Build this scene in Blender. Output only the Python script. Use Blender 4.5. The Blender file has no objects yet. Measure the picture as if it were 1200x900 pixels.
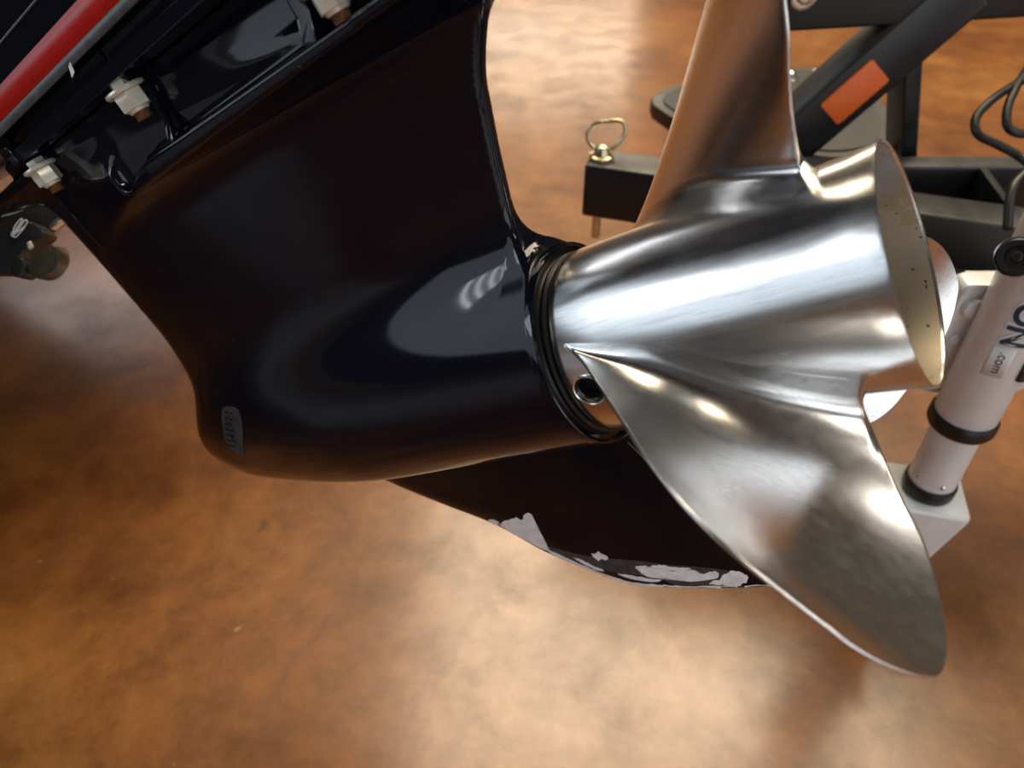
import bpy, bmesh, math, random
import numpy as np
from mathutils import Vector, Matrix

# ------------------------------------------------------------------ camera, world, lights, exposure
S = bpy.context.scene
C = S.collection
S.view_settings.view_transform = 'Standard'
S.view_settings.look = 'None'
S.view_settings.gamma = 1.0
S.view_settings.use_curve_mapping = False
S.view_settings.exposure = 0.06

CAM_H = 0.74
cam_d = bpy.data.cameras.new('camera')
cam = bpy.data.objects.new('camera', cam_d)
C.objects.link(cam)
cam.location = (0, 0, CAM_H)
cam.rotation_euler = (math.radians(50), 0, 0)        # looks along +Y, 40 degrees below the horizon
cam_d.sensor_width = 36
cam_d.lens = 27
cam_d.clip_start = 0.01
cam_d.dof.use_dof = True
cam_d.dof.focus_distance = 0.42
cam_d.dof.aperture_fstop = 8.0
S.camera = cam

w = bpy.data.worlds.new('world')
w.use_nodes = True
S.world = w
w.node_tree.nodes['Background'].inputs[0].default_value = (0.75, 0.85, 1.0, 1)
w.node_tree.nodes['Background'].inputs[1].default_value = 0.3

def area(name, loc, target, sx, sy, power, col):
    l = bpy.data.lights.new(name, 'AREA')
    l.shape = 'RECTANGLE'
    l.size, l.size_y = sx, sy
    l.energy = power
    l.color = col
    o = bpy.data.objects.new(name, l)
    C.objects.link(o)
    o.location = loc
    d = Vector(target) - Vector(loc)
    o.rotation_euler = d.to_track_quat('-Z', 'Y').to_euler()
    return o

DAY = (0.86, 0.93, 1.0)
WARM = (1.0, 0.92, 0.80)
# skylight in the ceiling ahead, window band high in the left wall, small window in the far wall, added fills behind the viewer and at the right
area('skylight', (0.95, 3.3, 3.98), (0.95, 3.3, 0), 3.1, 3.0, 310, (1.0, 0.84, 0.60))
area('left_window_daylight', (-4.95, -0.5, 2.2), (0, -0.5, 2.2), 7.0, 2.8, 70, (0.74, 0.87, 1.0))
area('far_window_daylight', (0.5, 11.9, 2.9), (0.5, 0, 2.7), 2.6, 1.3, 52, (1.0, 0.86, 0.64))
area('rear_fill', (1.8, -4.95, 1.7), (1.8, 0, 1.7), 4.4, 3.0, 75, DAY)  # added fill from behind, brightens the jack and floor
area('right_fill_panel', (5.45, -2.4, 1.3), (0, -2.4, 1.2), 2.6, 2.5, 36, (0.93, 0.97, 1.0))  # added bright panel, lights the third blade and the jack
# tube lamps in front of the left windows, unseen fill lamps added under the ceiling
for k in range(4):
    area('tube_light', (-4.2, -0.3, 2.35 + 0.24 * k), (0, -0.3, 0.5), 0.06, 1.7, 5, DAY).rotation_euler = (0, math.radians(-68), 0)
for lx, ly in ((3.6, 0.6), (2.6, -1.2), (1.4, -2.6)):
    area('ceiling_fill_light', (lx, ly, 3.95), (lx, ly, 0), 0.25, 1.5, 24, WARM)
area('strip_light', (-3.8, 5.9, 3.2), (-0.8, 1.1, 0), 2.6, 0.2, 15, (0.92, 0.95, 1.0))

# ------------------------------------------------------------------ materials
def nt(name):
    m = bpy.data.materials.new(name)
    m.use_nodes = True
    n = m.node_tree
    return m, n, n.nodes['Principled BSDF']

def N(t, typ, **kw):
    n = t.nodes.new(typ)
    for k, v in kw.items():
        if k.startswith('i_'):
            key = k[2:]
            key = int(key) if key.isdigit() else key.replace('_', ' ')
            n.inputs[key].default_value = v
        else:
            setattr(n, k, v)
    return n

def ramp(t, src, stops):
    r = t.nodes.new('ShaderNodeValToRGB')
    e = r.color_ramp.elements
    e[0].position, e[0].color = stops[0][0], stops[0][1]
    e[1].position, e[1].color = stops[-1][0], stops[-1][1]
    for p, c in stops[1:-1]:
        x = e.new(p)
        x.color = c
    t.links.new(src, r.inputs[0])
    return r

def g(v, a=1):
    return (v, v, v, a)

def simple(name, col, rough=0.5, metal=0.0, coat=0.0, noise=0.0, nscale=40, bump=0.0):
    m, t, b = nt(name)
    b.inputs['Base Color'].default_value = (*col, 1)
    b.inputs['Roughness'].default_value = rough
    b.inputs['Metallic'].default_value = metal
    b.inputs['Coat Weight'].default_value = coat
    b.inputs['Coat Roughness'].default_value = 0.1
    tc = N(t, 'ShaderNodeTexCoord')
    nz = N(t, 'ShaderNodeTexNoise', i_Scale=nscale, i_Detail=4.0)
    t.links.new(tc.outputs['Object'], nz.inputs['Vector'])
    if noise:
        r = ramp(t, nz.outputs[0], [(0.3, (*[c * (1 - noise) for c in col], 1)), (0.7, (*[min(1, c * (1 + noise)) for c in col], 1))])
        t.links.new(r.outputs[0], b.inputs['Base Color'])
    mr = N(t, 'ShaderNodeMapRange', i_3=max(0.02, rough - 0.06), i_4=min(1, rough + 0.06))
    t.links.new(nz.outputs[0], mr.inputs[0])
    t.links.new(mr.outputs[0], b.inputs['Roughness'])
    if bump:
        bp = N(t, 'ShaderNodeBump', i_Strength=bump, i_Distance=0.001)
        t.links.new(nz.outputs[0], bp.inputs['Height'])
        t.links.new(bp.outputs[0], b.inputs['Normal'])
    return m

def mix(t, fac, a, b, blend='MIX'):
    m = t.nodes.new('ShaderNodeMix')
    m.data_type = 'RGBA'
    m.blend_type = blend
    for sock, v in ((m.inputs[0], fac), (m.inputs[6], a), (m.inputs[7], b)):
        if hasattr(v, 'links') or hasattr(v, 'is_linked'):
            t.links.new(v, sock)
        else:
            sock.default_value = v
    return m.outputs[2]

def floor_material():
    m, t, b = nt('stained_concrete')
    tc = N(t, 'ShaderNodeTexCoord')
    P = tc.outputs['Object']
    big = N(t, 'ShaderNodeTexNoise', i_Scale=2.1, i_Detail=7.0, i_Roughness=0.66, i_Distortion=0.25)
    t.links.new(P, big.inputs['Vector'])
    base = ramp(t, big.outputs[0], [(0.26, (0.15, 0.045, 0.008, 1)), (0.42, (0.215, 0.072, 0.013, 1)), (0.52, (0.27, 0.098, 0.019, 1)), (0.62, (0.31, 0.130, 0.032, 1)), (0.76, (0.26, 0.115, 0.038, 1))])
    med = N(t, 'ShaderNodeTexNoise', i_Scale=8.0, i_Detail=9.0, i_Roughness=0.72, i_Distortion=0.2)
    t.links.new(P, med.inputs['Vector'])
    mott = ramp(t, med.outputs[0], [(0.33, (0.40, 0.34, 0.30, 1)), (0.5, g(0.95)), (0.66, (1.45, 1.42, 1.36, 1))])
    c1 = mix(t, 0.75, base.outputs[0], mott.outputs[0], 'MULTIPLY')
    fine = N(t, 'ShaderNodeTexNoise', i_Scale=70.0, i_Detail=6.0, i_Roughness=0.75)
    t.links.new(P, fine.inputs['Vector'])
    fr = ramp(t, fine.outputs[0], [(0.35, g(0.78)), (0.65, g(1.14))])
    c2 = mix(t, 0.6, c1, fr.outputs[0], 'MULTIPLY')
    # dark stain spots
    sp = N(t, 'ShaderNodeTexNoise', i_Scale=14.0, i_Detail=3.0)
    t.links.new(P, sp.inputs['Vector'])
    spr = ramp(t, sp.outputs[0], [(0.70, g(0)), (0.78, g(1))])
    c3 = mix(t, spr.outputs[0], c2, (0.07, 0.035, 0.018, 1))
    # pale chips and crackled lines
    vd = N(t, 'ShaderNodeTexNoise', i_Scale=3.0, i_Detail=3.0)
    t.links.new(P, vd.inputs['Vector'])
    vv = N(t, 'ShaderNodeVectorMath', operation='MULTIPLY_ADD')
    vv.inputs[1].default_value = (0.35, 0.35, 0.35)
    t.links.new(vd.outputs[1], vv.inputs[0])
    t.links.new(P, vv.inputs[2])
    vo = N(t, 'ShaderNodeTexVoronoi', feature='DISTANCE_TO_EDGE', i_Scale=1.9)
    t.links.new(vv.outputs[0], vo.inputs['Vector'])
    crack = ramp(t, vo.outputs['Distance'], [(0.0, g(1)), (0.010, g(0.35)), (0.030, g(0))])
    brk = ramp(t, med.outputs[0], [(0.42, g(0)), (0.6, g(1))])
    cm = mix(t, 1.0, crack.outputs[0], brk.outputs[0], 'MULTIPLY')
    cs = N(t, 'ShaderNodeMath', operation='MULTIPLY', i_1=0.6)
    t.links.new(cm, cs.inputs[0])
    c4 = mix(t, cs.outputs[0], c3, (0.15, 0.055, 0.03, 1))
    ch = N(t, 'ShaderNodeTexNoise', i_Scale=42.0, i_Detail=2.0)
    t.links.new(P, ch.inputs['Vector'])
    chr_ = ramp(t, ch.outputs[0], [(0.74, g(0)), (0.80, g(0.7))])
    c5 = mix(t, chr_.outputs[0], c4, (0.55, 0.36, 0.22, 1))
    t.links.new(c5, b.inputs['Base Color'])
    rr = ramp(t, med.outputs[0], [(0.3, g(0.42)), (0.7, g(0.55))])
    t.links.new(rr.outputs[0], b.inputs['Roughness'])
    cw = ramp(t, med.outputs[0], [(0.34, g(0.45)), (0.62, g(1.0))])
    t.links.new(cw.outputs[0], b.inputs['Coat Weight'])
    b.inputs['Coat IOR'].default_value = 1.6
    b.inputs['Coat Roughness'].default_value = 0.21
    bp = N(t, 'ShaderNodeBump', i_Strength=0.12, i_Distance=0.002)
    t.links.new(med.outputs[0], bp.inputs['Height'])
    t.links.new(bp.outputs[0], b.inputs['Normal'])
    return m

def gelcoat_material(name, col):
    m, t, b = nt(name)
    tc = N(t, 'ShaderNodeTexCoord')
    sc = N(t, 'ShaderNodeTexNoise', i_Scale=260.0, i_Detail=2.0)
    t.links.new(tc.outputs['Object'], sc.inputs['Vector'])
    nick = ramp(t, sc.outputs[0], [(0.80, g(0)), (0.84, g(1))])
    t.links.new(mix(t, nick.outputs[0], (*col, 1), (0.22, 0.22, 0.24, 1)), b.inputs['Base Color'])
    nz = N(t, 'ShaderNodeTexNoise', i_Scale=12.0, i_Detail=5.0)
    t.links.new(tc.outputs['Object'], nz.inputs['Vector'])
    mr = N(t, 'ShaderNodeMapRange', i_3=0.05, i_4=0.12)
    t.links.new(nz.outputs[0], mr.inputs[0])
    t.links.new(mr.outputs[0], b.inputs['Roughness'])
    b.inputs['IOR'].default_value = 1.43
    bp = N(t, 'ShaderNodeBump', i_Strength=0.03, i_Distance=0.001)
    t.links.new(nz.outputs[0], bp.inputs['Height'])
    t.links.new(bp.outputs[0], b.inputs['Normal'])
    return m

def steel_material(name, rough_lo, rough_hi, tint, dirt=False):
    m, t, b = nt(name)
    tc = N(t, 'ShaderNodeTexCoord')
    P = tc.outputs['Object']
    b.inputs['Metallic'].default_value = 1.0
    mp = N(t, 'ShaderNodeMapping')
    mp.inputs['Scale'].default_value = (14, 240, 240)
    t.links.new(P, mp.inputs[0])
    br = N(t, 'ShaderNodeTexNoise', i_Scale=1.0, i_Detail=5.0, i_Roughness=0.7)
    t.links.new(mp.outputs[0], br.inputs['Vector'])
    sm = N(t, 'ShaderNodeTexNoise', i_Scale=22.0, i_Detail=6.0, i_Roughness=0.65)
    t.links.new(P, sm.inputs['Vector'])
    ad = N(t, 'ShaderNodeMath', operation='ADD')
    t.links.new(br.outputs[0], ad.inputs[0])
    t.links.new(sm.outputs[0], ad.inputs[1])
    mr = N(t, 'ShaderNodeMapRange', i_1=0.6, i_2=1.4, i_3=rough_lo, i_4=rough_hi)
    t.links.new(ad.outputs[0], mr.inputs[0])
    t.links.new(mr.outputs[0], b.inputs['Roughness'])
    col = ramp(t, sm.outputs[0], [(0.3, (*[c * 0.94 for c in tint], 1)), (0.65, (*tint, 1))])
    mp2 = N(t, 'ShaderNodeMapping')
    mp2.inputs['Rotation'].default_value = (0.3, 0.5, 0.35)
    mp2.inputs['Scale'].default_value = (40, 900, 500)
    t.links.new(P, mp2.inputs[0])
    scr = N(t, 'ShaderNodeTexNoise', i_Scale=1.0, i_Detail=3.0, i_Roughness=0.6)
    t.links.new(mp2.outputs[0], scr.inputs['Vector'])
    scm = ramp(t, scr.outputs[0], [(0.33, g(0.82)), (0.5, g(1.0)), (0.68, g(1.0))])
    pt = N(t, 'ShaderNodeTexNoise', i_Scale=330.0, i_Detail=1.0)
    t.links.new(P, pt.inputs['Vector'])
    pit = ramp(t, pt.outputs[0], [(0.77, g(0)), (0.81, g(1))])
    c = mix(t, pit.outputs[0], mix(t, 0.8, col.outputs[0], scm.outputs[0], 'MULTIPLY'), (0.92, 0.91, 0.88, 1))
    if dirt:
        d = N(t, 'ShaderNodeTexNoise', i_Scale=60.0, i_Detail=6.0, i_Roughness=0.7)
        t.links.new(P, d.inputs['Vector'])
        sep = N(t, 'ShaderNodeSeparateXYZ')
        t.links.new(P, sep.inputs[0])
        hz = N(t, 'ShaderNodeMapRange', i_1=0.035, i_2=-0.035, i_3=0.0, i_4=1.0)
        t.links.new(sep.outputs[2], hz.inputs[0])
        a2 = N(t, 'ShaderNodeMath', operation='ADD')
        t.links.new(d.outputs[0], a2.inputs[0])
        t.links.new(hz.outputs[0], a2.inputs[1])
        dr = ramp(t, a2.outputs[0], [(0.50, (0.36, 0.36, 0.36, 1)), (0.80, (0.30, 0.28, 0.25, 1)), (1.0, (0.36, 0.30, 0.22, 1)), (1.3, (0.33, 0.235, 0.13, 1))])
        c = dr.outputs[0]
        dk = ramp(t, pt.outputs[0], [(0.70, g(0)), (0.74, g(1))])
        c = mix(t, dk.outputs[0], c, (0.10, 0.07, 0.05, 1))
        b.inputs['Metallic'].default_value = 0.35
    t.links.new(c, b.inputs['Base Color'])
    bp = N(t, 'ShaderNodeBump', i_Strength=0.03, i_Distance=0.0003)
    t.links.new(scr.outputs[0] if not dirt else ad.outputs[0], bp.inputs['Height'])
    t.links.new(bp.outputs[0], b.inputs['Normal'])
    return m

def pale_top_black(name):  # upward faces coloured paler, standing in for reflections on the gloss black
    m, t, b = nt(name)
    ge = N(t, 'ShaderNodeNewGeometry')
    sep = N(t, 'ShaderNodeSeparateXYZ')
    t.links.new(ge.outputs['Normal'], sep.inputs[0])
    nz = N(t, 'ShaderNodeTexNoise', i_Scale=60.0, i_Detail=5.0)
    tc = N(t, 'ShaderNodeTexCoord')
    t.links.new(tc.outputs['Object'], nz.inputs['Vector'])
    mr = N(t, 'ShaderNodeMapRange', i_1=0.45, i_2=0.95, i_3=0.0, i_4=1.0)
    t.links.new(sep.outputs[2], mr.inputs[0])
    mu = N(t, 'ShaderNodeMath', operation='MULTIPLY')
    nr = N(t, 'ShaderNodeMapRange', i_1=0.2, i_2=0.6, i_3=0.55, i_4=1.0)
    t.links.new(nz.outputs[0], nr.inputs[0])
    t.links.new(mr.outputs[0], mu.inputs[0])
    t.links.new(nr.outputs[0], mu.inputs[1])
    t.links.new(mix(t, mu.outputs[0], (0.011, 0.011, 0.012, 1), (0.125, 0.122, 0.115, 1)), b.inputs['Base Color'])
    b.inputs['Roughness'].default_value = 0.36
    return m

M = dict(
    floor=floor_material(),
    gel=gelcoat_material('navy_black_gelcoat', (0.0035, 0.0042, 0.0095)),
    gel_skeg=gelcoat_material('navy_black_gelcoat_skeg', (0.0035, 0.0042, 0.0085)),
    red=simple('red_stripe', (0.50, 0.012, 0.012), 0.35, noise=0.15, nscale=30),
    grey_lip=simple('worn_grey_lip', (0.085, 0.09, 0.10), 0.4, noise=0.3, nscale=120),
    primer=simple('bare_primer', (0.90, 0.88, 0.90), 0.7, noise=0.12, nscale=160),
    steel=steel_material('polished_steel', 0.16, 0.29, (0.80, 0.79, 0.78)),
    steel_in=steel_material('dirty_steel_bore', 0.4, 0.6, (0.5, 0.45, 0.38), dirt=True),
    nut=simple('zinc_nut', (0.85, 0.84, 0.74), 0.3, 0.45, noise=0.1, nscale=90),
    rusty=simple('rusty_thread', (0.30, 0.16, 0.08), 0.6, 0.6, noise=0.4, nscale=400, bump=0.4),
    rubber=simple('black_rubber', (0.008, 0.008, 0.009), 0.4, noise=0.2),
    hole=simple('black_void', (0.003, 0.003, 0.003), 0.8),
    wear=simple('grey_worn_paint', (0.05, 0.053, 0.062), 0.45, noise=0.35, nscale=180),
    tblack=pale_top_black('trailer_black_paint'),
    orange=simple('orange_reflector', (1.0, 0.17, 0.03), 0.4, noise=0.12, nscale=260),
    jack=simple('silver_jack_paint', (0.80, 0.82, 0.84), 0.36, 0.15, noise=0.06, nscale=30),
    zinc=simple('bright_zinc', (0.75, 0.74, 0.70), 0.22, 1.0, noise=0.06),
    brass=simple('yellow_zinc_wire', (0.66, 0.58, 0.38), 0.28, 1.0, noise=0.1),
    plastic=simple('black_plastic', (0.012, 0.012, 0.013), 0.45, noise=0.2, nscale=60, bump=0.1),
    tread=simple('grey_black_tread', (0.045, 0.045, 0.045), 0.6, noise=0.25, nscale=160, bump=0.3),
    white=simple('white_print', (0.78, 0.80, 0.82), 0.4),
    navy=simple('navy_print', (0.018, 0.045, 0.09), 0.4),
    ink=simple('black_print', (0.02, 0.02, 0.025), 0.4),
    smoke=simple('smoked_plastic', (0.045, 0.040, 0.032), 0.3, noise=0.25, nscale=80),
    wall=simple('painted_wall', (0.26, 0.25, 0.235), 0.8, noise=0.05, nscale=3),
    dark_wall=simple('dark_panelled_wall', (0.055, 0.053, 0.05), 0.7, noise=0.2, nscale=3),
    ceil=simple('ceiling_paint', (0.12, 0.115, 0.11), 0.8, noise=0.05, nscale=3),
    hull=simple('dark_hull', (0.02, 0.022, 0.03), 0.5),
)

# ------------------------------------------------------------------ mesh helpers
def link_mesh(name, verts, faces, mat, parent=None, smooth=True, mw=None):
    me = bpy.data.meshes.new(name)
    me.from_pydata([tuple(v) for v in verts], [], [tuple(f) for f in faces])
    me.validate()
    me.update()
    if smooth:
        me.shade_smooth()
    me.materials.append(mat)
    o = bpy.data.objects.new(name, me)
    C.objects.link(o)
    if parent is not None:
        o.parent = parent
    if mw is not None:
        o.matrix_local = mw
    return o

def bm_obj(name, bm, mat, parent=None, smooth=False, mw=None, sharp=None):
    me = bpy.data.meshes.new(name)
    bmesh.ops.recalc_face_normals(bm, faces=bm.faces[:])
    bm.to_mesh(me)
    bm.free()
    if smooth:
        me.shade_smooth()
        if sharp:
            me.set_sharp_from_angle(angle=math.radians(sharp))
    me.materials.append(mat)
    o = bpy.data.objects.new(name, me)
    C.objects.link(o)
    if parent is not None:
        o.parent = parent
    if mw is not None:
        o.matrix_local = mw
    return o

def frame(x, y, origin):
    """4x4 whose columns are x, y and x cross y, y made square to x"""
    x = Vector(x).normalized()
    z = x.cross(Vector(y)).normalized()
    y = z.cross(x)
    m = Matrix((x, y, z)).transposed().to_4x4()
    m.translation = Vector(origin)
    return m

def box_bm(lo, hi, bev=0.0, seg=2, mat=None):
    bm = bmesh.new()
    bmesh.ops.create_cube(bm, size=1.0)
    for v in bm.verts:
        v.co = Vector([lo[i] + (v.co[i] + 0.5) * (hi[i] - lo[i]) for i in range(3)])
    if bev:
        bmesh.ops.bevel(bm, geom=bm.edges[:], offset=bev, segments=seg, affect='EDGES', profile=0.5)
    if mat is not None:
        bm.transform(mat)
    return bm

def box(name, lo, hi, mat, parent=None, bev=0.0, mw=None, tf=None):
    return bm_obj(name, box_bm(lo, hi, bev, 2, tf), mat, parent, smooth=bool(bev), mw=mw, sharp=50)

def prism_bm(poly, z0, z1, bev=0.0, seg=2):
    bm = bmesh.new()
    a = [bm.verts.new((x, y, z0)) for x, y in poly]
    b = [bm.verts.new((x, y, z1)) for x, y in poly]
    n = len(poly)
    bm.faces.new(a[::-1])
    bm.faces.new(b)
    for i in range(n):
        bm.faces.new((a[i], a[(i + 1) % n], b[(i + 1) % n], b[i]))
    if bev:
        ed = [e for e in bm.edges if abs(e.verts[0].co.z - e.verts[1].co.z) < 1e-9]
        bmesh.ops.bevel(bm, geom=ed, offset=bev, segments=seg, affect='EDGES', profile=0.5)
    return bm

def round_poly(pts, r, seg=6):
    out = []
    n = len(pts)
    for i in range(n):
        p0, p1, p2 = (np.array(pts[(i + k - 1) % n], float) for k in range(3))
        a, b = p0 - p1, p2 - p1
        la, lb = np.linalg.norm(a), np.linalg.norm(b)
        d = min(r, la * 0.45, lb * 0.45)
        s, e = p1 + a / la * d, p1 + b / lb * d
        for k in range(seg + 1):
            u = k / seg
            out.append(tuple((1 - u) ** 2 * s + 2 * u * (1 - u) * p1 + u * u * e))
    return out

def lathe(name, prof, mat, parent=None, seg=96, axis='X', mw=None, sharp=None, closed=False, tf=None, cap=True):
    bm = bmesh.new()
    rings = []
    for (t, r) in prof:
        ring = []
        for k in range(seg):
            a = 2 * math.pi * k / seg
            c, s = r * math.cos(a), r * math.sin(a)
            ring.append(bm.verts.new((t, s, c) if axis == 'X' else (c, s, t)))
        rings.append(ring)
    rng = range(len(rings)) if closed else range(len(rings) - 1)
    for i in rng:
        A, B = rings[i], rings[(i + 1) % len(rings)]
        for k in range(seg):
            bm.faces.new((A[k], A[(k + 1) % seg], B[(k + 1) % seg], B[k]))
    if not closed and cap:
        for R in (rings[0], rings[-1]):
            if (R[0].co - R[seg // 2].co).length > 1e-6:
                bm.faces.new(R)
    bmesh.ops.remove_doubles(bm, verts=bm.verts[:], dist=1e-7)
    if tf is not None:
        bm.transform(tf)
    return bm_obj(name, bm, mat, parent, smooth=True, mw=mw, sharp=sharp or 35)

def catmull(pts, n=8, closed=False):
    P = [np.array(p, float) for p in pts]
    out = []
    m = len(P)
    for i in range(m if closed else m - 1):
        p0 = P[(i - 1) % m] if (closed or i > 0) else 2 * P[0] - P[1]
        p1, p2 = P[i], P[(i + 1) % m]
        p3 = P[(i + 2) % m] if (closed or i + 2 < m) else 2 * P[-1] - P[-2]
        for k in range(n):
            t = k / n
            out.append(0.5 * ((2 * p1) + (p2 - p0) * t + (2 * p0 - 5 * p1 + 4 * p2 - p3) * t * t + (3 * p1 - p0 - 3 * p2 + p3) * t ** 3))
    if not closed:
        out.append(P[-1])
    return out

def tube(name, pts, r, mat, parent=None, seg=12, closed=False, mw=None):
    P = [Vector(p) for p in pts]
    n = len(P)
    verts, faces = [], []
    prev = None
    for i in range(n):
        if closed:
            d = P[(i + 1) % n] - P[i - 1]
        else:
            d = P[min(i + 1, n - 1)] - P[max(i - 1, 0)]
        d.normalize()
        if prev is None:
            u = d.orthogonal().normalized()
        else:
            u = (prev - d * prev.dot(d)).normalized()
        prev = u
        v = d.cross(u)
        rr = r[i] if hasattr(r, '__len__') else r
        for k in range(seg):
            a = 2 * math.pi * k / seg
            verts.append(P[i] + rr * (math.cos(a) * u + math.sin(a) * v))
    for i in range(n if closed else n - 1):
        j = (i + 1) % n
        for k in range(seg):
            faces.append((i * seg + k, i * seg + (k + 1) % seg, j * seg + (k + 1) % seg, j * seg + k))
    if not closed:
        faces.append(tuple(range(seg))[::-1])
        faces.append(tuple((n - 1) * seg + k for k in range(seg)))
    return link_mesh(name, verts, faces, mat, parent, mw=mw)

def empty(name, loc=(0, 0, 0), mw=None, parent=None):
    o = bpy.data.objects.new(name, None)
    C.objects.link(o)
    o.empty_display_size = 0.05
    if parent is not None:
        o.parent = parent
    if mw is not None:
        o.matrix_local = mw
    else:
        o.location = loc
    return o

def tag(o, label=None, cat=None, group=None, kind=None):
    for k, v in (('label', label), ('category', cat), ('group', group), ('kind', kind)):
        if v:
            o[k] = v
    return o

# ------------------------------------------------------------------ the setting
def plane_obj(name, pts, mat):
    o = link_mesh(name, pts, [tuple(range(len(pts)))], mat, smooth=False)
    o['kind'] = 'structure'
    return o

X0, X1, Y0, Y1, ZC = -5.0, 5.5, -5.0, 12.0, 4.0
tag(box('floor', (X0, Y0, -0.1), (X1, Y1, 0), M['floor']), kind='structure')
tag(box('ceiling', (X0, Y0, ZC), (X1, Y1, ZC + 0.1), M['ceil']), kind='structure')
tag(box('wall_left', (X0 - 0.1, Y0, 0), (X0, Y1, ZC), M['wall']), kind='structure')
tag(box('wall_right', (X1, Y0, 0), (X1 + 0.1, Y1, ZC), M['dark_wall']), kind='structure')
tag(box('wall_far', (X0, Y1, 0), (X1, Y1 + 0.1, ZC), M['wall']), kind='structure')
tag(box('wall_near', (X0, Y0 - 0.1, 0), (X1, Y0, ZC), M['wall']), kind='structure')

# ------------------------------------------------------------------ unseen boat hull at the left, shaped to shade the floor and block reflections
hb = bmesh.new()
HX = Vector((-0.913, 0.407, 0))                     # toward the bow
HY = Vector((0.407, 0.913, 0))                      # starboard
HO = Vector((0.0448, 0.33194, 0)) + HX * 0.60 - HY * 0.31
secs = []
for s_, wd_, kz, cz, tz in ((0.02, 1.09, 0.43, 0.48, 0.60), (2.0, 1.11, 0.43, 0.50, 0.63), (3.2, 0.75, 0.48, 0.56, 0.70), (4.0, 0.06, 0.60, 0.68, 0.78)):
    secs.append([hb.verts.new(HO + HX * s_ + HY * y + Vector((0, 0, z))) for y, z in ((-wd_, tz), (-wd_ * 0.96, cz), (0, kz), (wd_ * 0.96, cz), (wd_, tz))])
for A_, B_ in zip(secs, secs[1:]):
    for k in range(4):
        hb.faces.new((A_[k], A_[k + 1], B_[k + 1], B_[k]))
    hb.faces.new((A_[4], A_[0], B_[0], B_[4]))
hb.faces.new(secs[0])
hb.faces.new(secs[-1])
bmesh.ops.bevel(hb, geom=hb.edges[:], offset=0.02, segments=2, affect='EDGES')
hull = bm_obj('shade_hull', hb, M['hull'], smooth=True, sharp=40)
tag(hull, 'unseen dark navy boat hull to the left, shaped to shade the floor', 'boat')

# ------------------------------------------------------------------ outboard motor: X aft, Y starboard, Z up along the drive shaft
AX = np.array([[0.77660, -0.35190, 0.52256], [0.41273, 0.91085, 0.0], [-0.47597, 0.21568, 0.85260]])
ORG = np.array([0.0448, 0.33194, 0.49136])
MM = Matrix([[AX[0][i], AX[1][i], AX[2][i], ORG[i]] for i in range(3)] + [[0, 0, 0, 1]])
motor = empty('outboard_motor', mw=MM)
tag(motor, 'glossy navy-black outboard motor lower unit with red stripe, tilted above the floor', 'outboard motor')

def smin(a, b, k):
    h = np.clip(0.5 + 0.5 * (b - a) / k, 0, 1)
    return b * (1 - h) + a * h - k * h * (1 - h)

def smax(a, b, k):
    return -smin(-a, -b, k)

def ip(x, xs, ys):
    return np.interp(x, xs, ys)

def smooth_table(pts, n=160):
    c = np.array(catmull(pts, 12))
    return c[:, 0], c[:, 1]

TR = smooth_table([(-0.378, 0.0), (-0.374, 0.0068), (-0.368, 0.0115), (-0.360, 0.0165), (-0.344, 0.0240), (-0.316, 0.0338), (-0.284, 0.0412), (-0.253, 0.0473), (-0.224, 0.0520), (-0.19, 0.0556), (-0.16, 0.0566), (-0.116, 0.0564), (-0.068, 0.0558), (-0.03, 0.0556), (0.02, 0.0556)])
LEZ = smooth_table([(-0.08, -0.352), (-0.03, -0.362), (0.0, -0.366), (0.024, -0.360), (0.055, -0.344), (0.093, -0.335), (0.14, -0.337), (0.179, -0.340), (0.203, -0.344), (0.212, -0.356), (0.2195, -0.40), (0.225, -0.45), (0.25, -0.50)])
TEZ = smooth_table([(-0.06, -0.06), (0.0, -0.045), (0.04, -0.027), (0.055, -0.020), (0.073, -0.0113), (0.092, -0.0039), (0.111, 0.0023), (0.130, 0.0092), (0.1445, 0.0149), (0.160, 0.0253), (0.171, 0.036), (0.178, 0.06), (0.184, 0.12), (0.20, 0.14), (0.25, 0.14)])
WZ = smooth_table([(-0.08, 0.018), (0.0, 0.027), (0.05, 0.029), (0.10, 0.0305), (0.16, 0.033), (0.20, 0.035), (0.25, 0.036)])

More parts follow.
